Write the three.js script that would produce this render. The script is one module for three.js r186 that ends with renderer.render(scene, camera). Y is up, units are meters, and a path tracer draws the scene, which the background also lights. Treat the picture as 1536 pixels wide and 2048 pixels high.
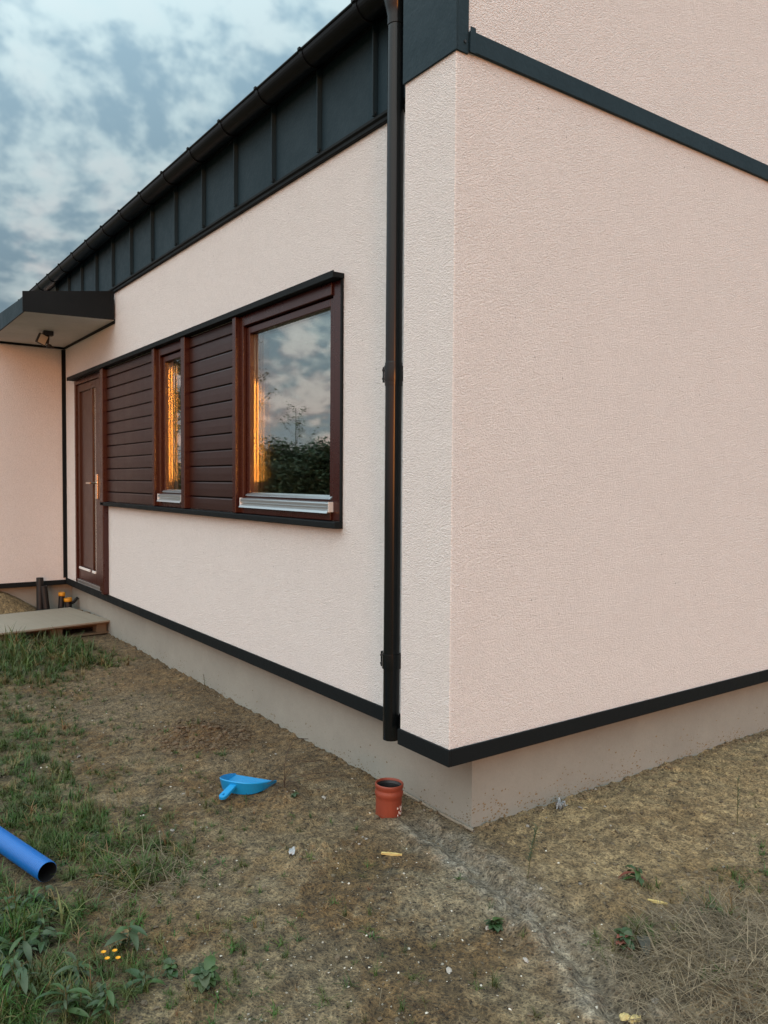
import * as THREE from 'three';
import { mergeGeometries } from 'three/addons/utils/BufferGeometryUtils.js';
import { RoundedBoxGeometry } from 'three/addons/geometries/RoundedBoxGeometry.js';
import { createNoise2D, createNoise3D } from 'simplex-noise';

// ------------------------------------------------------------------ camera, sky, sun, exposure
const scene = new THREE.Scene();
const camera = new THREE.PerspectiveCamera(2 * Math.atan(1024 / 1571.6) * 180 / Math.PI, 0.75, 0.05, 3000);
camera.rotation.order = 'YXZ';
camera.position.set(-2.1863, 1.5, 2.3961);
camera.rotation.set(-0.0392, -0.6221, 0.007);

const renderer = new THREE.WebGLRenderer({ antialias: true });
renderer.toneMapping = THREE.LinearToneMapping;
renderer.toneMappingExposure = 1.0;
renderer.shadowMap.enabled = true;
renderer.shadowMap.type = THREE.PCFSoftShadowMap;

function rng(seed) { let s = seed >>> 0; return () => { s = (s + 0x6d2b79f5) | 0; let t = Math.imul(s ^ (s >>> 15), 1 | s); t = (t + Math.imul(t ^ (t >>> 7), 61 | t)) ^ t; return ((t ^ (t >>> 14)) >>> 0) / 4294967296; }; }
const clamp = (v, a = 0, b = 1) => Math.min(b, Math.max(a, v));
const lerp = (a, b, t) => a + (b - a) * t;
const smooth = (a, b, v) => { const t = clamp((v - a) / (b - a)); return t * t * (3 - 2 * t); };

const SUN_AZ = 0.42, SUN_EL = 0.055;                // low sun beyond the photographer: azimuth from +z towards -x
const sunDir = new THREE.Vector3(-Math.sin(SUN_AZ) * Math.cos(SUN_EL), Math.sin(SUN_EL), Math.cos(SUN_AZ) * Math.cos(SUN_EL));
const bright = new THREE.Vector3(-Math.sin(1.12) * Math.cos(0.5), Math.sin(0.5), Math.cos(1.12) * Math.cos(0.5));  // centre of a sky brightening added out of view to lift the long wall
{
  const W = 4096, H = 2048, data = new Float32Array(W * H * 4), n3 = createNoise3D(rng(11));
  const fbm = (x, y, z, o) => { let a = 0, w = 0.5, f = 1; for (let i = 0; i < o; i++) { a += w * n3(x * f, y * f, z * f); w *= 0.52; f *= 2.03; } return a; };
  for (let j = 0; j < H; j++) {
    const el = ((j + 0.5) / H - 0.5) * Math.PI, sy = Math.sin(el), cy = Math.cos(el);
    for (let i = 0; i < W; i++) {
      const az = ((i + 0.5) / W - 0.5) * 2 * Math.PI, x = cy * Math.cos(az), z = cy * Math.sin(az), k = (j * W + i) * 4;
      data[k + 3] = 1;
      if (el < -0.03) { data[k] = 0.16; data[k + 1] = 0.14; data[k + 2] = 0.11; continue; }
      const e = Math.max(el, 0), up = Math.max(sy, 0), h = 1 / (up + 0.42), px = x * h, pz = z * h;
      const wx = fbm(px * 1.3 + 3, pz * 1.3, 4.2, 2), wz = fbm(px * 1.3, pz * 1.3 + 7, 9.1, 2);
      const c = fbm(px * 5.6 + wx * 0.3, pz * 5.6 + wz * 0.3, 1.7, 6), big = fbm(px * 1.6 + 5, pz * 1.6, 2.5, 3), fine = fbm(px * 19 + wx, pz * 19 + wz, 6.3, 4);
      const gap = smooth(-0.34, 0.40, c * 0.8 + big * 0.25 + fine * 0.42);     // brighter, thinner cloud
      const low = Math.exp(-e / 0.15), ang = Math.acos(clamp(x * sunDir.x + sy * sunDir.y + z * sunDir.z, -1, 1));
      const thin = Math.acos(clamp(x * bright.x + sy * bright.y + z * bright.z, -1, 1));   // angle from the broad brightening added to the unseen sky to light the walls
      let dh = Math.abs(Math.atan2(-x, z) - SUN_AZ); if (dh > Math.PI) dh = 2 * Math.PI - dh;
      let r = lerp(0.355, 0.66, gap), g = lerp(0.575, 0.91, gap), b = lerp(0.72, 0.99, gap);
      // low cloud is greyer and breaks into bright streaks near the horizon
      r = lerp(r, lerp(0.36, 1.25, gap), low); g = lerp(g, lerp(0.43, 1.35, gap), low); b = lerp(b, lerp(0.49, 1.36, gap), low);
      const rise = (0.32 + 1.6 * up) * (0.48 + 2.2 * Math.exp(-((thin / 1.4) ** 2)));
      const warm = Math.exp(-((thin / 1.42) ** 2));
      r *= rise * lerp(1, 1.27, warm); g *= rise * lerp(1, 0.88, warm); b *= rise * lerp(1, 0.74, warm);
      const peach = smooth(0.0, 0.5, c - big * 0.4 + 0.1) * Math.exp(-e / 0.2) * 0.4;
      r += peach * 0.85; g += peach * 0.30; b += peach * 0.16;
      const glow = Math.exp(-e / 0.09) * Math.exp(-((dh / 0.9) ** 2)) * (0.8 + 0.35 * fine);
      r += glow * 4.4; g += glow * 1.0; b += glow * 0.04;
      data[k] = r; data[k + 1] = g; data[k + 2] = b;
    }
  }
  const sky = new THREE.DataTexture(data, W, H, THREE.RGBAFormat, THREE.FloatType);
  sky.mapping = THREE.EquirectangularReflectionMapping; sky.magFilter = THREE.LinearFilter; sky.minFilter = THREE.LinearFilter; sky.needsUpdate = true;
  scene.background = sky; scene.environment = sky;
}
const sun = new THREE.DirectionalLight(new THREE.Color().setRGB(1.0, 0.32, 0.05), 0.65);
sun.position.copy(sunDir).multiplyScalar(40); sun.target.position.set(0, 0, -2);
sun.castShadow = true; sun.shadow.radius = 20; sun.shadow.mapSize.set(2048, 2048);
Object.assign(sun.shadow.camera, { left: -14, right: 14, top: 14, bottom: -14, near: 1, far: 120 });
scene.add(sun, sun.target);

// ------------------------------------------------------------------ textures
function tiled(size, period, seed) {                 // smooth value noise that repeats
  const R = rng(seed), lat = new Float32Array(period * period).map(() => R()), out = new Float32Array(size * size);
  const ix = new Int32Array(size), fx = new Float32Array(size);
  for (let i = 0; i < size; i++) { const p = i / size * period; ix[i] = Math.floor(p); const f = p - ix[i]; fx[i] = f * f * (3 - 2 * f); }
  for (let j = 0; j < size; j++) {
    const r0 = ix[j] % period * period, r1 = (ix[j] + 1) % period * period, fy = fx[j];
    for (let i = 0; i < size; i++) {
      const a = ix[i], b = (a + 1) % period, f = fx[i];
      out[j * size + i] = lerp(lerp(lat[r0 + a], lat[r0 + b], f), lerp(lat[r1 + a], lat[r1 + b], f), fy);
    }
  }
  return out;
}
function layered(size, list, seed) { const out = new Float32Array(size * size); list.forEach(([p, w], n) => { const t = tiled(size, p, seed + n * 17); for (let i = 0; i < out.length; i++) out[i] += (t[i] - 0.5) * w; }); return out; }
function dataTex(size, f, srgb = false) {
  const d = new Uint8Array(size * size * 4);
  for (let i = 0; i < size * size; i++) { const c = f(i, i % size, Math.floor(i / size)); d[i * 4] = clamp(c[0]) * 255; d[i * 4 + 1] = clamp(c[1]) * 255; d[i * 4 + 2] = clamp(c[2]) * 255; d[i * 4 + 3] = 255; }
  const t = new THREE.DataTexture(d, size, size, THREE.RGBAFormat); t.wrapS = t.wrapT = THREE.RepeatWrapping; t.magFilter = THREE.LinearFilter; t.minFilter = THREE.LinearMipmapLinearFilter; t.generateMipmaps = true;
  if (srgb) t.colorSpace = THREE.SRGBColorSpace; t.needsUpdate = true; return t;
}
const rep = (t, s) => { const c = t.clone(); c.repeat.set(s, s); c.needsUpdate = true; return c; };

const rendGrain = layered(1024, [[512, 1.1], [300, 1.0], [128, 0.16], [40, 0.06]], 5);
const rendTone = layered(1024, [[7, 0.018], [23, 0.02], [70, 0.03], [230, 0.10], [420, 0.17]], 77);
const rendBump = dataTex(1024, (i) => { const v = 0.5 + rendGrain[i] * 0.55; return [v, v, v]; });
const rSpeck = rng(3), marks = Array.from({ length: 9 }, () => [rSpeck() * 1024, rSpeck() * 1024, 1.5 + rSpeck() * 3.5, 0.6 + rSpeck() * 2.2, 0.25 + rSpeck() * 0.35]);   // small scuffs and flecks of dirt
const rendMap = dataTex(1024, (i, x, y) => { let v = 0.92 + rendTone[i]; for (const [a, b, w, h, k] of marks) { const q = ((x - a) / w) ** 2 + ((y - b) / (w * h)) ** 2; if (q < 1) v *= 1 - k * (1 - q); } return [v, v * 0.995, v * 0.985]; });
const plasterTone = layered(512, [[3, 0.10], [7, 0.10], [19, 0.06], [64, 0.04], [256, 0.05]], 31);
const plasterMap = dataTex(512, (i) => { const v = 0.88 + plasterTone[i]; return [v, v, v]; });
const plasterGrain = layered(512, [[128, 0.5], [256, 0.6], [40, 0.5]], 91);
const plasterBump = dataTex(512, (i) => { const v = 0.5 + plasterGrain[i] * 0.5; return [v, v, v]; });
const paintTone = layered(512, [[5, 0.10], [16, 0.07], [50, 0.05], [200, 0.06]], 41);
const paintRough = dataTex(512, (i) => { const v = 0.75 + paintTone[i] * 1.6; return [v, v, v]; });
const woodGrain = (() => {                           // long fibres along u
  const a = layered(512, [[4, 0.3], [9, 0.2]], 51), R = rng(52), rows = new Float32Array(512).map(() => R());
  return dataTex(512, (i, x, y) => { const s = (y + a[i] * 26 + 512) % 512, f = Math.floor(s), t = s - f; const v = 0.80 + 0.20 * lerp(rows[f % 512], rows[(f + 1) % 512], t) + a[i] * 0.2; return [v, v * 0.97, v * 0.93]; });
})();
const soilA = layered(2048, [[5, 0.10], [13, 0.16], [37, 0.22], [97, 0.34], [181, 0.5], [337, 0.85], [571, 0.95], [1000, 0.6]], 101);
const soilB = layered(2048, [[9, 0.4], [31, 0.35], [83, 0.3], [300, 0.25]], 222);
const rS = rng(9), soilFleck = new Float32Array(2048 * 2048);
for (let n = 0; n < 90000; n++) {                    // grit, crumbs and scraps of straw lying in the soil
  const x = Math.floor(rS() * 2048), y = Math.floor(rS() * 2048), kind = rS(), v = kind < 0.45 ? 0.35 + 0.5 * rS() : -0.35 - 0.3 * rS();
  if (kind > 0.965) { const a = rS() * 6.28, L = 6 + rS() * 22, q = 0.3 + rS() * 0.35; for (let k = 0; k < L; k++) soilFleck[((Math.floor(y + Math.sin(a) * k) & 2047) << 11) + (Math.floor(x + Math.cos(a) * k) & 2047)] = q; }
  else { const s = rS() < 0.8 ? 1 : 2; for (let a = 0; a <= s; a++) for (let b = 0; b <= s; b++) soilFleck[(((y + a) & 2047) << 11) + ((x + b) & 2047)] = v; }
}
const soilMap = dataTex(2048, (i) => { const v = 0.56 * (1 + soilA[i] * 0.85 + soilFleck[i]), h = soilB[i] * 0.16; return [v * (1 + h * 0.5), v, v * (1 - h)]; });
const soilBump = dataTex(2048, (i) => { const v = 0.5 + soilA[i] * 0.55 + soilFleck[i] * 0.12; return [v, v, v]; });

// ------------------------------------------------------------------ materials
const C = (r, g, b) => new THREE.Color().setRGB(r, g, b);
const mat = (r, g, b, roughness, extra = {}) => new THREE.MeshPhysicalMaterial({ color: C(r, g, b), roughness, ...extra });
const M = {
  render: mat(0.80, 0.785, 0.775, 0.95, { map: rep(rendMap, 0.95), bumpMap: rep(rendBump, 0.95), bumpScale: 0.0052 }),
  plinth: mat(0.305, 0.312, 0.28, 0.93, { map: rep(plasterMap, 0.55), bumpMap: rep(plasterBump, 1.6), bumpScale: 0.0012 }),
  metal: mat(0.016, 0.035, 0.047, 0.85, { specularIntensity: 0.35, bumpMap: rep(paintRough, 0.6), bumpScale: 0.006, roughnessMap: rep(paintRough, 0.8) }),
  metalDark: mat(0.0075, 0.0105, 0.012, 0.85, { specularIntensity: 0.30, roughnessMap: rep(paintRough, 1.1) }),
  gutter: mat(0.004, 0.0055, 0.007, 0.36, { specularIntensity: 0.32 }),
  pipe: mat(0.005, 0.007, 0.008, 0.2, { specularIntensity: 0.7 }),
  stain: mat(0.028, 0.0066, 0.0052, 0.47, { map: woodGrain, roughnessMap: paintRough, bumpMap: woodGrain, bumpScale: 0.0005 }),
  frame: mat(0.042, 0.0068, 0.0050, 0.38, { map: woodGrain, roughnessMap: paintRough }),
  doorPanel: mat(0.043, 0.011, 0.0085, 0.42, { map: woodGrain, roughnessMap: paintRough }),
  alu: mat(0.62, 0.66, 0.68, 0.30, { metalness: 0.9 }),
  spacer: mat(0.30, 0.26, 0.22, 0.03, { metalness: 1 }),
  glass: mat(0.93, 0.96, 0.95, 0.0, { transmission: 1, thickness: 0, ior: 2.3 }),
  soffit: mat(0.62, 0.61, 0.59, 0.7, { map: rep(plasterMap, 0.8) }),
  inside: mat(0.42, 0.41, 0.39, 0.9),
  handle: mat(0.74, 0.70, 0.62, 0.2, { metalness: 1 }),
  white: mat(0.72, 0.72, 0.70, 0.5),
  black: mat(0.012, 0.012, 0.013, 0.45),
  lens: mat(0.52, 0.47, 0.36, 0.25),
  roof: mat(0.02, 0.024, 0.028, 0.6),
  soil: new THREE.MeshStandardMaterial({ vertexColors: true, roughness: 0.97, map: soilMap, bumpMap: soilBump, bumpScale: 0.011 }),
  clay: mat(0.27, 0.055, 0.028, 0.5, { map: rep(plasterMap, 2) }),
  bluePlastic: mat(0.008, 0.27, 0.60, 0.4),
  bluePipe: mat(0.004, 0.125, 0.43, 0.4),
  rubber: mat(0.010, 0.010, 0.011, 0.5),
  yellow: mat(0.60, 0.27, 0.012, 0.45),
  greyWood: mat(0.30, 0.275, 0.225, 0.85, { map: rep(woodGrain, 1.2), bumpMap: rep(woodGrain, 1.2), bumpScale: 0.0015 }),
  palletWood: mat(0.19, 0.135, 0.085, 0.88, { map: rep(woodGrain, 2), bumpMap: rep(woodGrain, 2), bumpScale: 0.0015 }),
  film: mat(0.55, 0.58, 0.60, 0.35, { transmission: 0.35, thickness: 0, side: THREE.DoubleSide }),
  leaf: [mat(0.020, 0.052, 0.014, 0.5, { side: THREE.DoubleSide }), mat(0.034, 0.075, 0.016, 0.5, { side: THREE.DoubleSide }), mat(0.040, 0.066, 0.028, 0.55, { side: THREE.DoubleSide })],
  leafRed: mat(0.15, 0.045, 0.028, 0.6, { side: THREE.DoubleSide }),
  stem: mat(0.075, 0.075, 0.028, 0.7), twig: mat(0.055, 0.036, 0.022, 0.8),
  blade: mat(1, 1, 1, 0.6, { side: THREE.DoubleSide }),
  stone: mat(1, 1, 1, 0.85),
  petal: mat(0.72, 0.33, 0.004, 0.6, { side: THREE.DoubleSide }),
  chip: mat(0.55, 0.42, 0.16, 0.8), foam: mat(0.55, 0.45, 0.20, 0.9),
  deadLeaf: mat(0.055, 0.058, 0.045, 0.7, { side: THREE.DoubleSide }),
  bark: mat(0.09, 0.07, 0.05, 0.9), birchBark: mat(0.45, 0.43, 0.40, 0.85),
  crown: mat(0.030, 0.052, 0.018, 0.7, { side: THREE.DoubleSide }), birchLeaf: mat(0.06, 0.07, 0.02, 0.7, { side: THREE.DoubleSide }),
};

// ------------------------------------------------------------------ helpers
const taken = {};
const numbered = (n) => { const k = taken[n] = (taken[n] ?? -1) + 1; return k ? n + '_' + String(k).padStart(3, '0') : n; };
const shade = (o) => { o.castShadow = true; o.receiveShadow = true; return o; };
function metric(g, turn = false) {                   // uv in metres from the face's own direction
  const n = g.index ? g.toNonIndexed() : g, p = n.attributes.position, uv = new Float32Array(p.count * 2), a = new THREE.Vector3(), b = new THREE.Vector3(), c = new THREE.Vector3();
  for (let i = 0; i < p.count; i += 3) {
    a.fromBufferAttribute(p, i); b.fromBufferAttribute(p, i + 1); c.fromBufferAttribute(p, i + 2);
    const m = b.clone().sub(a).cross(c.clone().sub(a)), ax = Math.abs(m.x), ay = Math.abs(m.y), az = Math.abs(m.z);
    [a, b, c].forEach((v, k) => { let u, w; if (ax >= ay && ax >= az) { u = v.z; w = v.y; } else if (az >= ay) { u = v.x; w = v.y; } else { u = v.z; w = v.x; } if (turn) [u, w] = [w, u]; uv[(i + k) * 2] = u; uv[(i + k) * 2 + 1] = w; });
  }
  n.setAttribute('uv', new THREE.BufferAttribute(uv, 2)); return n;
}
function bx(x0, x1, y0, y1, z0, z1, r = 0, turn = false) {
  const w = x1 - x0, h = y1 - y0, d = z1 - z0;
  const g = r ? new RoundedBoxGeometry(w, h, d, 1, Math.min(r, w * 0.45, h * 0.45, d * 0.45)) : new THREE.BoxGeometry(w, h, d);
  g.translate((x0 + x1) / 2, (y0 + y1) / 2, (z0 + z1) / 2); return metric(g, turn);
}
function along(points, z0, z1, turn = false) {       // profile in x, y drawn out along z
  const g = new THREE.ExtrudeGeometry(new THREE.Shape(points.map(([x, y]) => new THREE.Vector2(x, y))), { depth: z1 - z0, bevelEnabled: false });
  g.translate(0, 0, z0); return metric(g, turn);
}
const merge = (l) => mergeGeometries(l.map((g) => { const n = g.index ? g.toNonIndexed() : g; for (const k of Object.keys(n.attributes)) if (!['position', 'normal', 'uv'].includes(k)) n.deleteAttribute(k); return n; }));
function part(name, geo, m, parent, label) { const o = shade(new THREE.Mesh(Array.isArray(geo) ? merge(geo) : geo, m)); o.name = name; if (label) o.userData.label = label; parent.add(o); return o; }
function thing(name, label, category, at = [0, 0, 0], turn = 0, group) {
  const o = new THREE.Group(); o.name = numbered(name); o.position.set(...at); o.rotation.y = turn; o.userData = { label, category }; if (group) o.userData.group = group; scene.add(o); return o;
}
function tag(o, label, category, group) { o.name = numbered(o.name); o.userData = { label, category }; if (group) o.userData.group = group; scene.add(o); return shade(o); }
const mesh = (name, geo, m) => { const o = new THREE.Mesh(Array.isArray(geo) ? merge(geo) : geo, m); o.name = name; return o; };
const cyl = (r0, r1, h, n = 24, open = false) => new THREE.CylinderGeometry(r0, r1, h, n, 1, open);
const lathe = (pts, n = 32) => new THREE.LatheGeometry(pts.map(([x, y]) => new THREE.Vector2(x, y)), n);
const tube = (pts, r, n = 12, s = 6) => new THREE.TubeGeometry(new THREE.CatmullRomCurve3(pts.map((p) => new THREE.Vector3(...p))), n, r, s, false);

// ------------------------------------------------------------------ the ground
const gn = createNoise2D(rng(21));
const gfbm = (x, y, o = 4) => { let a = 0, w = 0.5, f = 1; for (let i = 0; i < o; i++) { a += w * gn(x * f, y * f); w *= 0.5; f *= 2.1; } return a; };
const seg = (x, z, ax, az, bx_, bz) => { const t = clamp(((x - ax) * (bx_ - ax) + (z - az) * (bz - az)) / ((bx_ - ax) ** 2 + (bz - az) ** 2)); return Math.hypot(x - ax - t * (bx_ - ax), z - az - t * (bz - az)); };
const GULLY = [[-0.06, -0.36], [-0.10, -0.05], [-0.14, 0.19], [-0.19, 0.45], [-0.27, 0.80], [-0.42, 1.15], [-0.7, 1.7]];
const gully = (x, z) => { const w = 0.02 * gn(x * 6, z * 6); let d = 9; for (let i = 0; i < GULLY.length - 1; i++) d = Math.min(d, seg(x, z, ...GULLY[i], ...GULLY[i + 1])); return d + w; };
// grass patches: x, z, radius, density, blade length
const PATCH = [[-0.76, -4.75, 0.5, 1, 0.17], [-0.5, -4.2, 0.30, 0.9, 0.15], [-0.83, -5.0, 0.4, 1, 0.18], [-1.0, -4.2, 0.5, 1, 0.13], [-1.14, -3.34, 0.35, 0.55, 0.08], [-1.33, -2.47, 0.34, 0.8, 0.09], [-1.39, -1.86, 0.26, 0.9, 0.10], [-1.44, -1.38, 0.26, 0.95, 0.10],
  [-1.28, -0.86, 0.2, 1, 0.09], [-1.37, -1.14, 0.2, 0.9, 0.09], [-1.2, -0.54, 0.15, 1, 0.12], [-1.06, -0.74, 0.14, 0.8, 0.08], [-1.55, -0.84, 0.22, 1, 0.10], [-1.55, -0.52, 0.18, 0.9, 0.09], [-1.7, -0.33, 0.22, 1, 0.11], [-1.52, -0.2, 0.17, 0.7, 0.09], [-1.37, -0.4, 0.14, 0.55, 0.08], [-1.48, 0.13, 0.16, 0.7, 0.07],
  [-1.77, -0.02, 0.2, 1, 0.11], [-1.64, 0.02, 0.18, 0.9, 0.1], [-0.97, -2.69, 0.22, 0.35, 0.06], [-1.08, -1.57, 0.2, 0.4, 0.06], [-1.18, -2.17, 0.22, 0.45, 0.06], [-0.75, -0.9, 0.08, 0.6, 0.05], [-0.70, -0.74, 0.06, 0.5, 0.05], [-1.03, -0.97, 0.12, 0.5, 0.07],
  [-2.1, -3.0, 0.8, 1, 0.12], [-2.3, -1.2, 0.7, 1, 0.12], [-2.3, 0.3, 0.6, 1, 0.12], [-1.9, 0.7, 0.4, 0.9, 0.1], [-2.0, -5.0, 1.0, 1, 0.14], [0.0, 0.86, 0.1, 0.6, 0.08], [0.25, 0.97, 0.1, 0.6, 0.09], [0.65, 0.86, 0.1, 0.35, 0.07], [0.27, 0.62, 0.06, 0.6, 0.09], [-0.12, 0.84, 0.08, 0.7, 0.07], [-1.1, 0.1, 0.09, 0.4, 0.07], [-1.28, 0.3, 0.13, 0.6, 0.05], [0.3, 1.15, 0.15, 0.35, 0.08]];
const turf = (x, z) => { let m = 0; for (const [a, b, r, d] of PATCH) { const q = ((x - a) ** 2 + (z - b) ** 2) / (r * r); if (q < 4) m = Math.max(m, d * Math.exp(-q * 1.8)); } return clamp(m + 0.25 * (x < -0.4 ? gfbm(x * 3, z * 3, 2) * smooth(-0.4, -1.4, x) : 0)); };
const heap = (x, z, a, b, r, h) => { const q = Math.hypot(x - a, z - b) / r; return q < 1 ? h * (1 - q * q) ** 2 : 0; };
// x, z, size, strength, colour: lumps of paler sand and flats of damp ochre
const SPOTS = [[-0.60, -0.28, 0.17, 0.8, 0.225, 0.178, 0.105], [-0.50, -0.10, 0.14, 0.9, 0.115, 0.082, 0.036], [-0.55, 0.10, 0.16, 0.7, 0.100, 0.070, 0.034], [-0.62, 0.42, 0.30, 0.9, 0.105, 0.072, 0.034], [-0.95, 0.30, 0.22, 0.6, 0.12, 0.098, 0.062], [-0.38, 0.28, 0.22, 0.7, 0.205, 0.178, 0.122], [-0.72, 0.75, 0.25, 0.7, 0.112, 0.080, 0.042], [-0.55, -0.65, 0.2, 0.6, 0.19, 0.15, 0.09], [-0.7, -2.7, 0.5, 0.6, 0.20, 0.165, 0.11], [-0.35, -1.9, 0.3, 0.9, 0.105, 0.066, 0.030], [-0.15, -1.2, 0.25, 0.6, 0.12, 0.085, 0.046], [-0.2, -3.4, 0.4, 0.6, 0.165, 0.112, 0.056], [0.9, 0.35, 0.25, 0.5, 0.16, 0.115, 0.06], [0.45, 0.30, 0.2, 0.4, 0.15, 0.11, 0.06]];
function groundY(x, z) {
  const far = Math.hypot(x + 0.5, z + 1);
  let y = -0.004 + 0.010 * gfbm(x * 1.6, z * 1.6, 3) + 0.013 * Math.abs(gfbm(x * 6 + 9, z * 6, 4)) + 0.006 * gfbm(x * 22, z * 22, 2);
  y += 0.008 * Math.exp(-((Math.min(z < -0.1 ? Math.abs(x - 0.07) : 9, x > 0.07 ? Math.abs(z + 0.087) : 9) / 0.045) ** 2)) * (0.6 + 1.6 * gfbm(x * 9, z * 9, 3));
  { const f = gfbm(x * 2.6 + 30, z * 2.6, 2); y -= 0.012 * smooth(0.28, 0.42, f); }
  const g = gully(x, z); y -= 0.022 * Math.exp(-((g / 0.035) ** 2)) * smooth(-0.5, -0.2, z); y += 0.010 * Math.exp(-(((g - 0.085) / 0.04) ** 2)) * smooth(-0.5, -0.2, z);
  y += heap(x, z, -0.42, -1.96, 0.33, 0.055) * (1 + 0.5 * gfbm(x * 13, z * 13, 2)) + heap(x, z, -0.60, -0.28, 0.2, 0.035) * (1 + gfbm(x * 17, z * 17, 3)) - heap(x, z, -0.50, -0.08, 0.18, 0.02) - heap(x, z, -0.6, 0.42, 0.35, 0.02) + heap(x, z, -0.28, 0.62, 0.12, 0.025) * (1 + gfbm(x * 15, z * 15, 2)) + heap(x, z, -0.8, -6.75, 0.75, 0.33) + heap(x, z, 0.15, 0.62, 0.2, 0.03) + heap(x, z, 0.05, 1.1, 0.42, 0.07) + heap(x, z, -0.4, -0.88, 0.16, 0.03);
  y += 0.02 * turf(x, z);
  if (far > 12) y += 0.06 * gn(x * 0.08, z * 0.08) * smooth(12, 40, far);
  return y;
}
{
  const span = (a, b, s) => { const o = []; const n = Math.round((b - a) / s); for (let i = 0; i < n; i++) o.push(a + (b - a) * i / n); return o; };
  const far = (from, dir) => { const o = []; let s = 0.06, v = from; while (Math.abs(v) < 900) { s *= 1.28; v += dir * s; o.push(v); } return o; };
  const X = [...far(-2.7, -1).reverse(), ...span(-2.7, 2.7, 0.0165), ...far(2.7, 1)], Z = [...far(-7.6, -1).reverse(), ...span(-7.6, -3, 0.035), ...span(-3, 1.75, 0.0165), ...far(1.75, 1)];
  const pos = new Float32Array(X.length * Z.length * 3), col = new Float32Array(pos.length), uv = new Float32Array(X.length * Z.length * 2), idx = [];
  let k = 0;
  for (let j = 0; j < Z.length; j++) for (let i = 0; i < X.length; i++, k++) {
    const x = X[i], z = Z[j], y = groundY(x, z);
    pos.set([x, y, z], k * 3); uv[k * 2] = x / 2.9; uv[k * 2 + 1] = z / 2.9;
    const n1 = gfbm(x * 1.3 + 4, z * 1.3, 4), n2 = gfbm(x * 4 + 1, z * 4 + 8, 4), n3 = gfbm(x * 11, z * 11 + 3, 3), n4 = gfbm(x * 30, z * 30, 2);
    let c = [0.160, 0.117, 0.064];                                                                        // loam
    const to = (r, g, b, t) => { t = clamp(t); c = [lerp(c[0], r, t), lerp(c[1], g, t), lerp(c[2], b, t)]; };
    to(0.120, 0.075, 0.031, smooth(-0.06, 0.26, n1 + n2 * 0.7) * 0.9);                                   // damp ochre patches
    to(0.190, 0.165, 0.112, smooth(0.0, 0.30, n2 - n1 * 0.8 + n3 * 0.3) * 0.5);                                      // washed silt
    const sand = smooth(-0.35, 0.5, x) * smooth(1.15, 0.35, z - 0.15 * n2) * smooth(-0.6, -0.25, z);
    to(0.285, 0.222, 0.126, sand * (0.85 + n2 * 0.5));                                                    // drier sand beside the gable
    const g = gully(x, z), gz = smooth(-0.5, -0.25, z);
    to(0.225, 0.208, 0.172, Math.exp(-((g / 0.12) ** 2)) * gz * (0.95 + n3 * 0.9));                       // pale silt laid down by the rain
    to(0.090, 0.072, 0.050, Math.exp(-(((g - 0.03) / 0.022) ** 2)) * gz * smooth(0, 0.3, n3 + 0.2) * 0.8);
    to(0.130, 0.088, 0.044, smooth(0.5, 0.0, Math.hypot(x + 0.35, z + 2.0) * 0.8) * 0.8);
    if (z < -1.2 && x > -0.9) to(0.150, 0.105, 0.058, smooth(-0.9, -0.2, x) * 0.6);
    for (const [a, b, q, w, cr, cg, cb] of SPOTS) to(cr, cg, cb, smooth(1.15, 0.35, Math.hypot((x - a) / q, (z - b) / q) + n2 * 0.9 + n3 * 0.7) * w);
    to(0.23, 0.18, 0.10, smooth(0.8, 0.3, Math.hypot(x + 0.8, z + 6.7)));
    to(0.060, 0.056, 0.028, turf(x, z) * 0.85);
    to(0.145, 0.120, 0.075, smooth(0.5, 0.1, Math.hypot(x - 0.05, z - 1.1)) * 0.7);
    const s = (0.83 + n3 * 0.5 + n4 * 0.4) / 0.56;
    col.set([c[0] * s * 1.05, c[1] * s * 0.99, c[2] * s * 0.90], k * 3);
    if (i < X.length - 1 && j < Z.length - 1) idx.push(k, k + X.length, k + 1, k + 1, k + X.length, k + X.length + 1);
  }
  const g = new THREE.BufferGeometry(); g.setAttribute('position', new THREE.BufferAttribute(pos, 3)); g.setAttribute('color', new THREE.BufferAttribute(col, 3)); g.setAttribute('uv', new THREE.BufferAttribute(uv, 2)); g.setIndex(idx); g.computeVertexNormals();
  const o = shade(new THREE.Mesh(g, M.soil)); o.name = 'ground'; o.userData.kind = 'structure'; o.userData.label = 'bare sandy soil with grass patches round the house'; scene.add(o);
}

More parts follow.
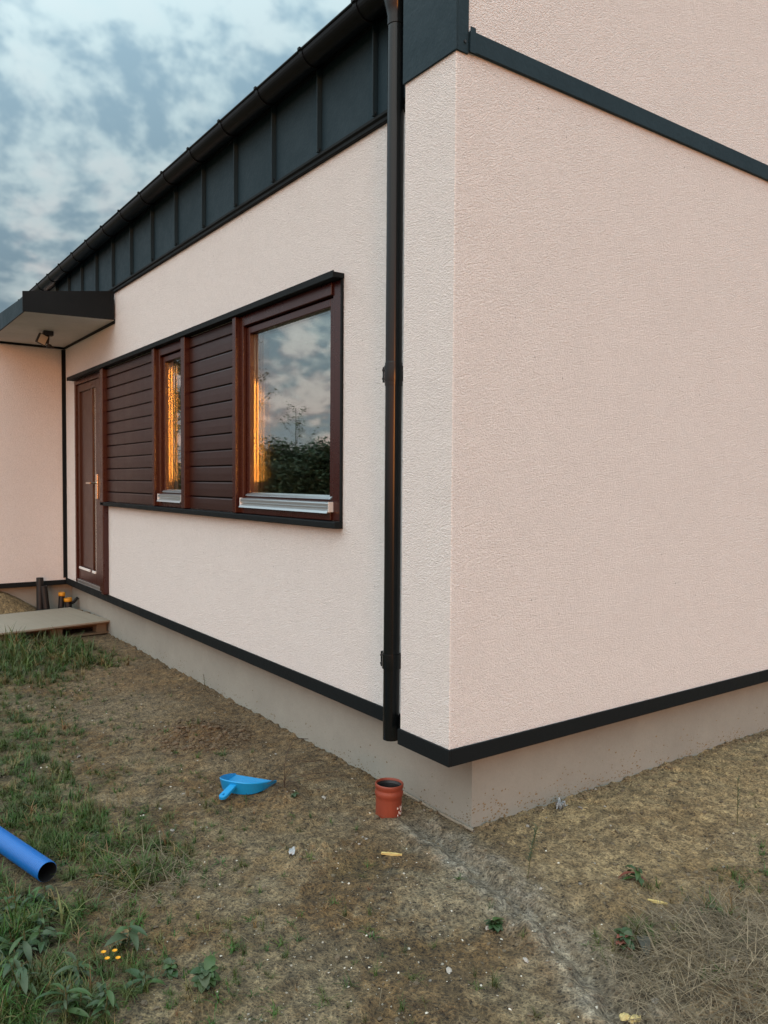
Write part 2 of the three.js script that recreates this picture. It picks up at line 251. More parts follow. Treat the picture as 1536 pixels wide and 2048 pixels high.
// ------------------------------------------------------------------ the house
const house = thing('house', 'pale rendered house with dark metal trim and brown window band', 'house');
const P = 0.1345, YB = 0.416, YS = 0.346, HEAD = 2.53, SILL = 1.291, ZW = -6.638, ZE = -13, XE = 8.5;
{ // long wall with its opening for the window band and the door
  const s = new THREE.Shape([[0.33, 0.37], [-ZE, 0.37], [-ZE, 3.72], [0.33, 3.72]].map((p) => new THREE.Vector2(...p)));
  s.holes.push(new THREE.Path([[1.02, SILL], [1.02, HEAD], [6.24, HEAD], [6.24, YB], [5.165, YB], [5.165, SILL]].map((p) => new THREE.Vector2(...p))));
  const g = new THREE.ExtrudeGeometry(s, { depth: 0.3, bevelEnabled: false }); g.rotateY(Math.PI / 2);
  part('long_wall', metric(g), M.render, house, 'pale textured render of the long wall');
}
{ // gable wall, thicker, standing proud of the long wall at the corner
  const s = new THREE.Shape([[-P, 0.37], [XE, 0.37], [XE, 3.66], [4.25, 3.66 + 4.3 * 0.55], [-P, 3.66]].map((p) => new THREE.Vector2(...p)));
  const g = new THREE.ExtrudeGeometry(s, { depth: 0.326, bevelEnabled: true, bevelThickness: 0.004, bevelSize: 0.004, bevelOffset: -0.004, bevelSegments: 1 }); g.translate(0, 0, -0.33);
  part('gable_wall', metric(g), M.render, house, 'pale textured render of the gable wall');
}
part('back_wall', [bx(XE - 0.3, XE, 0.37, 3.7, ZE, -0.335), bx(0.301, XE - 0.301, 0.37, 3.7, ZE, ZE + 0.3)], M.render, house);
{
  const sh = new THREE.Shape([[0.07, 13], [0.07, 0.087], [XE - 0.1, 0.087], [XE - 0.1, 0.4], [0.3, 0.4], [0.3, 13]].map((p) => new THREE.Vector2(...p)));
  const g = new THREE.ExtrudeGeometry(sh, { depth: 0.9, bevelEnabled: true, bevelSize: 0.003, bevelThickness: 0.003, bevelOffset: -0.003, bevelSegments: 1 }); g.rotateX(-Math.PI / 2); g.translate(0, -0.5, 0);
  part('plinth', metric(g), M.plinth, house, 'smooth grey plaster plinth at the foot of the walls');
  const e = tube([[0.062, 0.012, -0.78], [0.060, 0.010, -0.5], [0.063, 0.004, -0.3], [0.060, 0.008, -0.06]], 0.007, 16, 6); part('membrane_edge', e, M.greyWood, house, 'grey edge of foil showing along the foot of the plinth');
}
// metal drip profile round the foot of the walls: face and underside
{
  const drip = (x0, x1, z0, z1) => bx(x0, x1, YS, YB, z0, z1, 0.003);
  part('drip_trim', [drip(-0.012, -0.0005, ZW - 0.006, -0.338), bx(-0.009, 0.10, YS + 0.006, YS + 0.012, ZW, -0.340)], M.metalDark, house, 'dark metal drip strip along the foot of the long wall');
  part('drip_trim', [drip(-P - 0.012, -P - 0.0005, -0.334, 0.012), drip(-P - 0.0004, XE, 0.0005, 0.012), bx(-P, XE, YS + 0.006, YS + 0.012, -0.33, 0.0), bx(-P - 0.010, 0.0, YS + 0.001, YB - 0.004, -0.3375, -0.3345)], M.metalDark, house, 'dark metal drip strip along the foot of the gable wall');
}
part('gable_band', bx(-0.075, XE, 3.196, 3.277, 0.0005, 0.016, 0.003), M.metal, house, 'dark metal band running across the gable wall');
{
  const cap = part('corner_cladding', [bx(-P - 0.010, -P - 0.001, 3.186, 3.72, -0.337, 0.0085, 0.002), bx(-P - 0.0008, -0.0785, 3.186, 3.72, 0.0007, 0.0085, 0.002), bx(-0.078, -0.05, 3.192, 3.290, 0.0165, 0.0185)], M.metal, house, 'dark metal panel wrapping the top of the corner');
  const s = cyl(0.006, 0.006, 0.004, 12); s.rotateX(Math.PI / 2); s.translate(-0.099, 3.228, 0.0105); part('screw', s, M.black, cap);
}
// standing seam cladding under the eaves
{
  const ec = new THREE.Group(); ec.name = 'eave_cladding'; ec.userData.label = 'dark standing seam metal panels under the gutter'; house.add(ec);
  const z0 = -0.717, step = 0.511;
  for (let k = -1; k < 12; k++) {
    const a = k < 0 ? -0.336 : z0 - step * k, b = z0 - step * (k + 1);
    part('panel', bx(-0.010, -0.001, 3.226, 3.70, b + 0.0015, a - 0.0015, 0.001), M.metal, ec);
    part('seam', bx(-0.040, -0.0102, 3.222, 3.70, b - 0.006, b + 0.006, 0.003), M.metal, ec);
    const c = cyl(0.007, 0.007, 0.004, 8); c.rotateZ(Math.PI / 2); c.translate(-0.029, 3.236, b + 0.012); part('rivet', c, M.metalDark, ec);
  }
  part('base_trim', along([[-0.0005, 3.176], [-0.016, 3.176], [-0.020, 3.180], [-0.020, 3.196], [-0.030, 3.204], [-0.030, 3.217], [-0.0005, 3.2255]], ZE, -0.3365), M.metalDark, ec);
}
// eaves board, gutter and brackets
part('eaves_board', bx(-0.030, -0.0105, 3.655, 3.715, ZE, -0.3370), M.metalDark, house);
{
  const pts = [], n = 18, cx = -0.098, cy = 3.687, R = 0.068, r = 0.0655;
  for (let i = 0; i <= n; i++) { const a = Math.PI * (1 + i / n); pts.push([cx + R * Math.cos(a), cy + R * Math.sin(a)]); }
  for (let i = n; i >= 0; i--) { const a = Math.PI * (1 + i / n); pts.push([cx + r * Math.cos(a), cy + r * Math.sin(a)]); }
  const bead = new THREE.CylinderGeometry(0.0075, 0.0075, -0.35 - ZE, 12); bead.rotateX(Math.PI / 2); bead.translate(cx - R, cy, (ZE - 0.35) / 2);
  const end = new THREE.CircleGeometry(R, 24, Math.PI, Math.PI); end.translate(cx, cy, -0.349);
  const gt = part('gutter', [along(pts, ZE, -0.35), bead, metric(end)], M.gutter, house, 'black half round gutter along the eaves');
  const hp = []; for (let i = 0; i <= n; i++) { const a = Math.PI * (0.98 + 1.0 * i / n); hp.push([cx + 0.0715 * Math.cos(a), cy + 0.0745 * Math.sin(a)]); } for (let i = n; i >= 0; i--) { const a = Math.PI * (0.98 + 1.0 * i / n); hp.push([cx + 0.069 * Math.cos(a), cy + 0.069 * Math.sin(a)]); }
  const bg = merge([along(hp, -0.014, 0.014), bx(cx - 0.082, cx - 0.066, cy - 0.006, cy + 0.010, -0.011, 0.011, 0.003)]);
  for (let k = 0; k < 24; k++) { const b = part('bracket', bg, M.gutter, gt); b.position.z = -0.681 - 0.497 * k; }
}
part('roof', [(() => { const s = new THREE.Shape([[-0.06, 3.70], [4.2, 3.70 + 4.26 * 0.55], [XE + 0.3, 3.62], [XE + 0.3, 3.76], [4.2, 3.86 + 4.26 * 0.55], [-0.06, 3.80]].map((p) => new THREE.Vector2(...p))); const g = new THREE.ExtrudeGeometry(s, { depth: -ZE - 0.02, bevelEnabled: false }); g.translate(0, 0, ZE - 0.2); return metric(g); })()], M.roof, house);
// downpipe at the inner corner
{
  const dp = new THREE.Group(); dp.name = 'downpipe'; dp.position.set(-0.077, 0, -0.478); dp.userData.label = 'black round downpipe beside the corner'; house.add(dp);
  part('pipe', lathe([[0.033, 0.318], [0.0375, 0.318], [0.0375, 0.69], [0.0375, 1.95], [0.0375, 3.52], [0.033, 3.52], [0.033, 0.318]], 40), M.pipe, dp);
  part('outlet', lathe([[0.0385, 3.515], [0.041, 3.515], [0.041, 3.55], [0.047, 3.585], [0.060, 3.625], [0.055, 3.63]], 32), M.pipe, dp);
  part('coupling', lathe([[0.0380, 1.60 + 0.33], [0.0400, 1.93], [0.0400, 2.03], [0.0380, 2.035]], 32), M.pipe, dp);
  for (const y of [1.985, 0.68]) {
    const c = part('clamp', [lathe([[0.0402, y - 0.034], [0.0432, y - 0.034], [0.0432, y + 0.034], [0.0402, y + 0.034]], 32), bx(-0.016, 0.016, y - 0.036, y + 0.036, -0.066, -0.0405, 0.003), bx(0.03, 0.077, y - 0.015, y + 0.015, -0.010, 0.010)], M.pipe, dp);
    for (const q of [-0.019, 0.019]) { const b = cyl(0.006, 0.006, 0.008, 10); b.rotateZ(Math.PI / 2); b.translate(-0.019, y + q, -0.053); part('bolt', b, M.black, c); }
  }
}
// ---- the brown band of windows and boards
part('head_flashing', [bx(-0.066, -0.0005, HEAD, 2.5335, -6.285, -1.012, 0.001), bx(-0.070, -0.062, 2.526, 2.562, -6.285, -1.012, 0.002), bx(-0.062, -0.0005, 2.5335, 2.556, -6.285, -1.012, 0.002)], M.metalDark, house, 'dark metal flashing above the window band');
part('sill_flashing', [along([[-0.002, 1.254], [-0.050, 1.254], [-0.052, 1.258], [-0.052, 1.283], [-0.048, 1.287], [-0.002, 1.2905]], -5.172, -1.014)], M.metalDark, house, 'dark metal sill below the window band');
part('side_trim', bx(-0.013, -0.0005, 1.2912, 2.5295, -1.030, -1.016, 0.002), M.metalDark, house);
{
  const BATTEN = [[-5.150, -5.075], [-3.738, -3.688], [-3.125, -3.055], [-2.247, -2.199]];
  for (const [a, b] of BATTEN) part('batten', bx(-0.052, 0.03, a < -5 ? YB + 0.002 : 1.2915, 2.5295, a, b, 0.006, true), M.frame, house);
  for (const [z0, z1] of [[-5.0745, -3.7385], [-3.0545, -2.2475]]) {
    const cp = new THREE.Group(); cp.name = 'board_panel'; cp.userData.label = z0 < -5 ? 'dark brown horizontal boards between door and narrow window' : 'dark brown horizontal boards between the two windows'; house.add(cp);
    part('backing', bx(0.012, 0.03, SILL, HEAD - 0.001, z0, z1), M.metalDark, cp);
    const profile = (h) => along([[0.0115, 0.001], [-0.006, 0.001], [-0.0100, 0.0045], [-0.0108, h * 0.5], [-0.0098, h - 0.014], [-0.006, h - 0.0065], [0.0115, h - 0.005]], z0 + 0.001, z1 - 0.001);
    const full = profile(0.1062), line = 2.447;
    for (let k = 0; k < 10; k++) { const b = part('board', full, M.stain, cp); b.position.y = line - 0.1062 * (k + 1); }
    part('board', profile(0.080), M.stain, cp).position.y = line;
    part('board', profile(0.0925), M.stain, cp).position.y = line - 1.062 - 0.0935;
  }
  const windowUnit = (z0, z1, frameL, frameR, label) => {
    const w = new THREE.Group(); w.name = 'window'; w.userData.label = label; house.add(w);
    const xf = -0.020, xs = 0.004, xg = 0.030, yt = HEAD - 0.001, yb = SILL + 0.0005;
    // fixed frame
    const fr = part('frame', [bx(xf, 0.10, yb, yt, z0, z0 + frameL, 0.004, true), bx(frameR > 0.06 ? -0.008 : xf, 0.10, yb, yt, z1 - frameR, z1, 0.004, true), bx(xf, 0.098, 2.462, yt, z0 + frameL, z1 - frameR, 0.004), bx(xf, 0.098, yb, 1.342, z0 + frameL, z1 - frameR, 0.004)], M.frame, w);
    // sash inside it
    const a = z0 + frameL + 0.004, b = z1 - frameR - 0.004, sw = 0.042;
    part('sash', [bx(xs, 0.085, 1.346, 2.455, a, a + sw, 0.004, true), bx(xs, 0.085, 1.346, 2.455, b - sw, b, 0.004, true), bx(xs, 0.084, 2.413, 2.455, a + sw, b - sw, 0.004), bx(xs, 0.084, 1.346, 1.418, a + sw, b - sw, 0.004)], M.frame, w);
    const ga = a + sw - 0.012, gb = b - sw + 0.012, g0 = 1.412, g1 = 2.425;
    for (const x of [xg, xg + 0.020, xg + 0.040]) part('pane', bx(x, x + 0.0001, g0, g1, ga, gb), M.glass, w);
    const sp = [];
    for (const x of [xg + 0.003, xg + 0.023]) sp.push(bx(x, x + 0.014, g0 + 0.013, g1 - 0.013, ga, ga + 0.0135), bx(x, x + 0.014, g0 + 0.013, g1 - 0.013, gb - 0.0135, gb), bx(x, x + 0.014, g0, g0 + 0.013, ga, gb), bx(x, x + 0.014, g1 - 0.013, g1, ga, gb));
    part('spacer', sp, M.spacer, w);
    part('glazing_bead', along([[0.003, 1.402], [-0.010, 1.402], [-0.012, 1.406], [0.002, 1.4165], [0.0295, 1.424], [0.0295, 1.4185]], a + 0.012, b - 0.010), M.alu, w, 'thin bright metal bead under the glass');
    const p = part('drip_profile', along([[0.0035, 1.391], [-0.030, 1.386], [-0.036, 1.380], [-0.036, 1.366], [-0.028, 1.360], [-0.028, 1.351], [-0.033, 1.349], [-0.033, 1.346], [-0.040, 1.342], [-0.046, 1.330], [-0.0205, 1.333], [-0.0205, 1.345], [0.0035, 1.345]], a - 0.012, b + 0.010), M.alu, w, 'bright aluminium drip profile below the sash');
    for (const q of [a - 0.0165, b + 0.0105]) part('end_cap', bx(-0.038, -0.006, 1.336, 1.389, q, q + 0.004, 0.001), M.white, p);
    return w;
  };
  windowUnit(-2.199, -1.0305, 0.045, 0.078, 'large square window mirroring the evening sky');
  windowUnit(-3.688, -3.125, 0.045, 0.045, 'narrow upright window between two board panels');
}
// door
{
  const d = new THREE.Group(); d.name = 'door'; d.userData.label = 'dark brown entrance door with a narrow glass strip'; house.add(d);
  part('frame', [bx(-0.006, 0.11, YB + 0.002, 2.5285, -6.238, -6.195, 0.004, true), bx(-0.006, 0.11, YB + 0.002, 2.5285, -5.355, -5.152, 0.004, true), bx(-0.006, 0.109, 2.478, 2.5285, -6.195, -5.355, 0.004)], M.frame, d);
  part('threshold', bx(-0.002, 0.12, 0.4165, 0.452, -6.19, -5.357, 0.004), M.alu, d);
  const X = 0.012;
  part('leaf', [bx(X, 0.075, 0.456, 2.474, -6.19, -6.12, 0.004, true), bx(X, 0.075, 0.456, 2.474, -5.52, -5.36, 0.004, true), bx(X, 0.075, 0.58, 2.40, -5.71, -5.64, 0.004, true), bx(X, 0.0745, 2.40, 2.474, -6.12, -5.52, 0.004), bx(X, 0.0745, 0.456, 0.58, -6.12, -5.52, 0.004)], M.doorPanel, d);
  part('panel', bx(0.032, 0.06, 0.575, 2.405, -6.125, -5.705, 0.004, true), M.doorPanel, d);
  for (const x of [0.024, 0.044, 0.064]) part('pane', bx(x, x + 0.0001, 0.58, 2.40, -5.64, -5.52), M.glass, d);
  part('spacer', [bx(0.026, 0.042, 0.585, 2.395, -5.64, -5.630), bx(0.046, 0.062, 0.585, 2.395, -5.64, -5.630), bx(0.026, 0.042, 0.585, 2.395, -5.53, -5.52), bx(0.046, 0.062, 0.585, 2.395, -5.53, -5.52)], M.spacer, d);
  part('weather_bead', bx(-0.004, 0.0115, 0.566, 0.590, -6.115, -5.722, 0.004), M.white, d, 'pale bead at the foot of the wide door panel');
  part('weather_bead', bx(-0.004, 0.0115, 0.566, 0.590, -5.635, -5.525, 0.004), M.white, d, 'pale bead at the foot of the glass strip');
  const hp = part('handle_plate', bx(-0.003, 0.0118, 1.307, 1.551, -5.495, -5.435, 0.004), M.handle, d);
  const neck = cyl(0.011, 0.011, 0.055, 14); neck.rotateZ(Math.PI / 2); neck.translate(-0.030, 1.462, -5.465);
  const lev = cyl(0.0115, 0.010, 0.14, 14); lev.rotateX(Math.PI / 2); lev.translate(-0.056, 1.462, -5.53); part('lever', [neck, lev], M.handle, hp);
  const cy = cyl(0.009, 0.009, 0.006, 14); cy.rotateZ(Math.PI / 2); cy.translate(-0.0055, 1.365, -5.465); part('lock_cylinder', cy, M.alu, hp);
}
// entrance wing, canopy and corner trims
part('wing_wall', [bx(-0.86, -0.0008, 0.355, 3.0, ZW - 0.3, ZW), bx(-0.86, -0.56, 0.355, 3.0, -10, ZW - 0.301)], M.render, house, 'pale render of the entrance wing');
part('wing_roof', bx(-0.9, -0.04, 3.001, 3.06, -10.05, ZW - 0.01), M.roof, house);
part('wing_plinth', bx(-0.79, 0.069, -0.5, 0.352, ZW - 0.3, ZW - 0.07), M.plinth, house);
part('wing_drip_trim', [bx(-0.872, -0.013, 0.342, 0.395, ZW + 0.0005, ZW + 0.012, 0.003), bx(-0.86, -0.013, 0.346, 0.352, ZW - 0.09, ZW)], M.metalDark, house);
part('corner_trim', [bx(-0.036, -0.0005, 0.4165, 2.9, ZW + 0.0005, ZW + 0.009, 0.002), bx(-0.009, -0.0005, 0.4165, 2.9, ZW + 0.0092, ZW + 0.040, 0.002)], M.metalDark, house, 'black metal trim in the inner corner');
{
  const cp = new THREE.Group(); cp.name = 'canopy'; cp.userData.label = 'flat entrance canopy with dark fascia and white soffit'; house.add(cp);
  const X0 = -0.769, Z0 = -4.82, q = (l, z0, z1) => along(l, z0, z1);
  part('front_fascia', q([[X0 - 0.006, 2.912], [-0.0412, 2.932], [-0.0412, 3.186], [X0 - 0.006, 3.081]], Z0 - 0.012, Z0), M.metalDark, cp);
  part('front_fascia', q([[-0.041, 2.932], [-0.013, 2.933], [-0.013, 3.191], [-0.041, 3.187]], Z0 - 0.011, Z0 + 0.003), M.metalDark, cp);
  const s = new THREE.Shape([[-Z0 + 0.0125, 2.912], [-ZW - 0.002, 2.916], [-ZW - 0.002, 3.100], [-Z0 + 0.0125, 3.034]].map((p) => new THREE.Vector2(...p)));
  const g = new THREE.ExtrudeGeometry(s, { depth: 0.012, bevelEnabled: false }); g.rotateY(Math.PI / 2); g.translate(X0, 0, 0); part('side_fascia', metric(g), M.metal, cp);
  part('soffit', bx(X0 + 0.013, -0.0125, 2.928, 2.944, ZW + 0.0125, Z0 - 0.0125), M.soffit, cp, 'white soffit under the canopy');
  part('soffit_trim', [bx(-0.012, -0.0005, 2.905, 2.944, ZW + 0.0125, Z0 - 0.0125, 0.002), bx(X0 + 0.013, -0.0005, 2.905, 2.944, ZW + 0.0005, ZW + 0.012, 0.002)], M.metalDark, cp);
  part('deck', q([[X0 + 0.0125, 3.02], [-0.022, 3.10], [-0.022, 3.13], [X0 + 0.0125, 3.05]], ZW + 0.002, Z0 - 0.0126), M.roof, cp);
}
// floor, ceiling and partition so that the rooms are closed
part('floor_slab', bx(0.301, XE - 0.301, 0.36, 0.44, ZE + 0.301, -0.335), M.inside, house);
part('ceiling', bx(0.301, XE - 0.301, 2.85, 2.95, ZE + 0.301, -0.335), M.inside, house);
part('partition', [bx(4.6, 4.7, 0.441, 2.849, ZE + 0.31, -0.34), bx(0.302, 4.599, 0.441, 2.849, -4.45, -4.35)], M.inside, house);

// ------------------------------------------------------------------ floodlight under the canopy
{
  const f = thing('floodlight', 'small black floodlight with pale lens hanging under the canopy', 'lamp', [-0.37, 2.928, -5.74]);
  part('base', bx(-0.045, 0.045, -0.045, -0.0005, -0.035, 0.035, 0.006), M.black, f);
  part('arm', [tube([[0, -0.04, 0], [-0.005, -0.085, 0.005], [-0.01, -0.12, 0.01]], 0.014, 8, 10)], M.black, f);
  const h = new THREE.Group(); h.name = 'head'; h.position.set(-0.055, -0.085, 0.01); h.rotation.set(0.15, 0.2, -0.38); f.add(h);
  part('housing', bx(-0.045, 0.045, -0.05, 0.05, -0.028, 0.012, 0.006), M.black, h);
  part('lens', bx(-0.037, 0.037, -0.043, 0.043, 0.0125, 0.0155, 0.001), M.lens, h);
  const s = new THREE.SphereGeometry(0.026, 16, 12); s.scale(1, 0.85, 1); s.translate(0.005, -0.145, 0.012); part('sensor', [s, bx(-0.02, 0.05, -0.165, -0.150, -0.005, 0.025, 0.004)], M.black, f);
}
// ------------------------------------------------------------------ pallet step in front of the door
{
  const t = thing('pallet', 'low wooden pallet used as a step below the entrance door', 'pallet', [-0.46, groundY(-0.3, -5.5) + 0.002, -5.74], 0.10);
  const W = 0.545, D = 0.46;
  for (let k = 0; k < 5; k++) part('deck_board', bx(-W, W, 0.095, 0.115, -D + k * 0.206, -D + k * 0.206 + 0.096, 0.003), M.palletWood, t);
  for (const x of [-0.49, 0, 0.42]) for (const z of [-0.41, 0, 0.40]) part('block', bx(x - 0.05, x + 0.05, 0.018, 0.0948, z - 0.05, z + 0.05, 0.003), M.palletWood, t);
  for (const z of [-0.41, 0, 0.40]) part('skid', bx(-W, W, 0, 0.0178, z - 0.05, z + 0.05, 0.003), M.palletWood, t);
  const top = mesh('plywood_sheet', [bx(-0.56, 0.50, 0, 0.016, -0.50, 0.52, 0.002), bx(-0.56, -0.54, 0.0161, 0.0165, -0.5, 0.5)], M.greyWood);
  top.position.set(-0.48, groundY(-0.3, -5.5) + 0.1185, -5.745); top.rotation.y = 0.13; tag(top, 'weathered grey plywood sheet lying on the pallet', 'board');
}
// ------------------------------------------------------------------ pipes standing behind the step
{
  const group = undefined;
  const conduit = (name, label, x, z, h, r, lean, cap) => {
    const t = thing(name, label, 'pipe', [x, groundY(x, z) - 0.03, z]); t.rotation.set(lean[0], 0, lean[1]);
    const rings = [[r * 0.8, 0], [r, 0]]; for (let y = 0.008; y < h; y += 0.012) rings.push([r, y], [r * 1.06, y + 0.004], [r, y + 0.008]); rings.push([r * 0.8, h]);
    part('tube', lathe(rings, 20), M.rubber, t);
    if (cap) part('cap', lathe([[0.0, h - 0.01], [r * 1.08, h - 0.01], [r * 1.18, h + 0.0], [r * 1.18, h + 0.028], [r * 0.95, h + 0.032], [r * 0.9, h + 0.012], [0, h + 0.012]], 20), M.yellow, t);
    return t;
  };
  conduit('conduit_pipe', 'taller upright black pipe behind the plywood step', -0.315, -6.46, 0.42, 0.035, [0, 0]);
  conduit('conduit_pipe', 'black pipe leaning right beside the taller upright one', -0.245, -6.44, 0.37, 0.035, [0, 0.10]);
  conduit('capped_conduit', 'taller black conduit with a yellow cap behind the step', -0.115, -6.45, 0.28, 0.030, [0, -0.06], true);
  conduit('capped_conduit', 'shorter black conduit with a yellow cap beside the plinth', -0.035, -6.42, 0.22, 0.036, [0, 0.03], true);
  const c = tube([[-0.03, groundY(0, -6.3) + 0.17, -6.36], [0.0, groundY(0, -6.3) + 0.175, -6.38], [0.055, groundY(0, -6.3) + 0.215, -6.42]], 0.016, 14, 10); tag(mesh('cable_hose', c, M.rubber), 'thin black hose bent against the plinth behind the step', 'hose');
}
// ------------------------------------------------------------------ drain stub, corrugated pipe, dustpan
{
  const t = thing('drain_pipe', 'orange red plastic drain socket standing in the soil below the downpipe', 'pipe', [-0.122, groundY(-0.12, -0.43) - 0.06, -0.435]); t.rotation.z = -0.03;
  part('socket', lathe([[0.048, 0.0], [0.0580, 0.0], [0.0590, 0.118], [0.0595, 0.132], [0.0600, 0.142], [0.0630, 0.147], [0.0645, 0.156], [0.0635, 0.166], [0.0600, 0.171], [0.0600, 0.178], [0.0645, 0.184], [0.0650, 0.196], [0.0625, 0.200], [0.0585, 0.200], [0.0565, 0.190], [0.0520, 0.15], [0.0500, 0.12], [0.048, 0.0]], 48), M.clay, t);
  part('rubber_seal', lathe([[0.0505, 0.180], [0.0568, 0.190], [0.0575, 0.193], [0.0510, 0.174], [0.0500, 0.150]], 40), M.rubber, t);
  part('water', (() => { const g = new THREE.CircleGeometry(0.0485, 32); g.rotateX(-Math.PI / 2); g.translate(0, 0.12, 0); return g; })(), M.rubber, t);
  const R = rng(17), bits = []; for (let k = 0; k < 26; k++) { const a = 0.55 + Math.PI * 0.5 + (R() - 0.5) * 1.5 - 1.3, y = 0.065 + R() * 0.045, s = 0.002 + R() * 0.003; const b = new THREE.BoxGeometry(s, s * (1 + 2 * R()), 0.0012); b.translate(0, y, 0.0592); b.rotateY(a); bits.push(b); }
  part('print', bits, M.white, t, 'worn pale print and mortar splashes on the side');
}
{
  const t = thing('corrugated_pipe', 'blue corrugated pipe lying in the grass with its open end in view', 'pipe', [-1.534, groundY(-1.534, -0.62) + 0.050, -0.62]);
  const r = 0.038, pts = [[r * 0.92, 0.0], [r * 0.97, 0.0]]; for (let y = 0.002; y < 1.6; y += 0.0105) pts.push([r * 0.92, y], [r * 1.0, y + 0.0025], [r * 1.0, y + 0.0065], [r * 0.92, y + 0.009]);
  const g = lathe(pts, 36), q = new THREE.Quaternion().setFromUnitVectors(new THREE.Vector3(0, 1, 0), new THREE.Vector3(-0.26, 0.03, -0.955).normalize()); g.applyQuaternion(q); part('outer_wall', g, M.bluePipe, t);
  const n = lathe([[r * 0.90, 1.6], [r * 0.90, 0.001], [r * 0.935, -0.001]], 36); n.applyQuaternion(q); part('inner_wall', n, M.rubber, t, 'black inside of the pipe');
}
{
  const t = thing('dustpan', 'bright blue plastic dustpan lying on the bare soil', 'dustpan', [-0.535, groundY(-0.54, -1.05) + 0.004, -1.065], 0.0);
  t.rotation.set(0.0, 3.72, 0.0);
  // own axes: handle towards +x, lip towards -x, width along z
  const outline = [], N = 40;
  for (let i = 0; i <= N; i++) { const a = (-0.5 + i / N) * Math.PI, c = Math.abs(Math.cos(a)), q = Math.abs(Math.sin(a)); outline.push([-0.115 + 0.20 * Math.pow(c, 0.62), 0.118 * Math.sign(Math.sin(a)) * Math.pow(q, 0.72), 0.008 + 0.052 * Math.pow(c, 0.55)]); }
  const pos = [], idx = [], lean = 1.12;
  outline.forEach(([x, z, h]) => { const k = 1 + (lean - 1) * (h / 0.062); pos.push(x, 0.0, z, x * k + 0.004, h, z * k, x * k - 0.0, h + 0.003, z * k * 0.985, (x - 0.0035), 0.0035, z * 0.965); });
  for (let i = 0; i < N; i++) for (let s = 0; s < 3; s++) { const a = i * 4 + s; idx.push(a, a + 4, a + 1, a + 1, a + 4, a + 5); }
  const c0 = pos.length / 3; pos.push(-0.02, 0.0035, 0); for (let i = 0; i < N; i++) idx.push(c0, i * 4 + 7, i * 4 + 3); idx.push(c0, 3, N * 4 + 3);
  const c1 = pos.length / 3; pos.push(-0.02, 0, 0); for (let i = 0; i < N; i++) idx.push(c1, i * 4, i * 4 + 4); idx.push(c1, N * 4, 0, 0, 3, N * 4 + 3, 0, N * 4 + 3, N * 4);
  const g = new THREE.BufferGeometry(); g.setAttribute('position', new THREE.Float32BufferAttribute(pos, 3)); g.setIndex(idx); const gg = g.toNonIndexed(); gg.computeVertexNormals(); part('pan', gg, Object.assign(M.bluePlastic.clone(), { side: THREE.DoubleSide }), t);
  const hs = new THREE.Shape(); hs.moveTo(0, -0.014); hs.lineTo(0.10, -0.016); hs.quadraticCurveTo(0.120, -0.015, 0.120, 0); hs.quadraticCurveTo(0.120, 0.015, 0.10, 0.016); hs.lineTo(0, 0.014);
  const hole = new THREE.Path(); hole.absellipse(0.097, 0, 0.012, 0.006, 0, Math.PI * 2); hs.holes.push(hole);
  const hg = new THREE.ExtrudeGeometry(hs, { depth: 0.010, bevelEnabled: true, bevelSize: 0.003, bevelThickness: 0.003, bevelSegments: 2, curveSegments: 12 }); hg.rotateX(-Math.PI / 2); hg.rotateZ(-0.20); hg.translate(0.078, 0.038, 0); part('handle', hg, M.bluePlastic, t);
}

// ------------------------------------------------------------------ plants
function bladeGeo(len, w, bend, segs = 4) {          // narrow strip, rising along +y and bending towards +x
  const pos = [], idx = []; for (let i = 0; i <= segs; i++) { const t = i / segs, a = bend * t, x = len * (bend ? (1 - Math.cos(a)) / bend : 0), y = len * (bend ? Math.sin(a) / bend : t), ww = w * (1 - t ** 1.6) * 0.5 + 0.0002; pos.push(x, y, -ww, x, y, ww); if (i < segs) { const k = i * 2; idx.push(k, k + 1, k + 2, k + 2, k + 1, k + 3); } }
  const g = new THREE.BufferGeometry(); g.setAttribute('position', new THREE.Float32BufferAttribute(pos, 3)); g.setIndex(idx); g.computeVertexNormals(); g.setAttribute('uv', new THREE.Float32BufferAttribute(new Float32Array(pos.length / 3 * 2), 2)); return g;
}
function leafGeo(len, w, bend, fold = 0.25, wave = 0) { // broad leaf lying along +x from its stalk, bending down
  const pos = [], idx = [], n = 7; for (let i = 0; i <= n; i++) { const t = i / n, a = 0.5 - bend * t, x = len * t * Math.cos(bend * t * 0.5), y = len * t * Math.sin(a * 0.6), ww = w * 0.5 * Math.pow(Math.sin(Math.PI * clamp(0.04 + 0.96 * t)), 0.8) * (1 + wave * Math.sin(i * 2.4)); pos.push(x, y + ww * fold, -ww, x, y, 0, x, y + ww * fold, ww); if (i < n) { const k = i * 3; idx.push(k, k + 1, k + 3, k + 3, k + 1, k + 4, k + 1, k + 2, k + 4, k + 4, k + 2, k + 5); } }
  const g = new THREE.BufferGeometry(); g.setAttribute('position', new THREE.Float32BufferAttribute(pos, 3)); g.setIndex(idx); g.computeVertexNormals(); g.setAttribute('uv', new THREE.Float32BufferAttribute(new Float32Array(pos.length / 3 * 2), 2)); return g;
}
const dummy = new THREE.Object3D();
function scatter(name, geo, m, list, label, category) {
  const o = new THREE.InstancedMesh(geo, m, list.length); o.name = name; shade(o);
  list.forEach(([x, y, z, rx, ry, rz, s, c, sy], i) => { dummy.position.set(x, y, z); dummy.rotation.set(rx, ry, rz, 'YXZ'); dummy.scale.set(s, sy ?? s, s); dummy.updateMatrix(); o.setMatrixAt(i, dummy.matrix); o.setColorAt(i, C(...c)); });
  o.userData = { kind: 'stuff', label, category }; scene.add(o); return o;
}
const outside = (x, z) => !(x > 0.06 && z < -0.075) && !(z < -5.18 && x > -1.05 && z > -6.4) && z > -6.6;
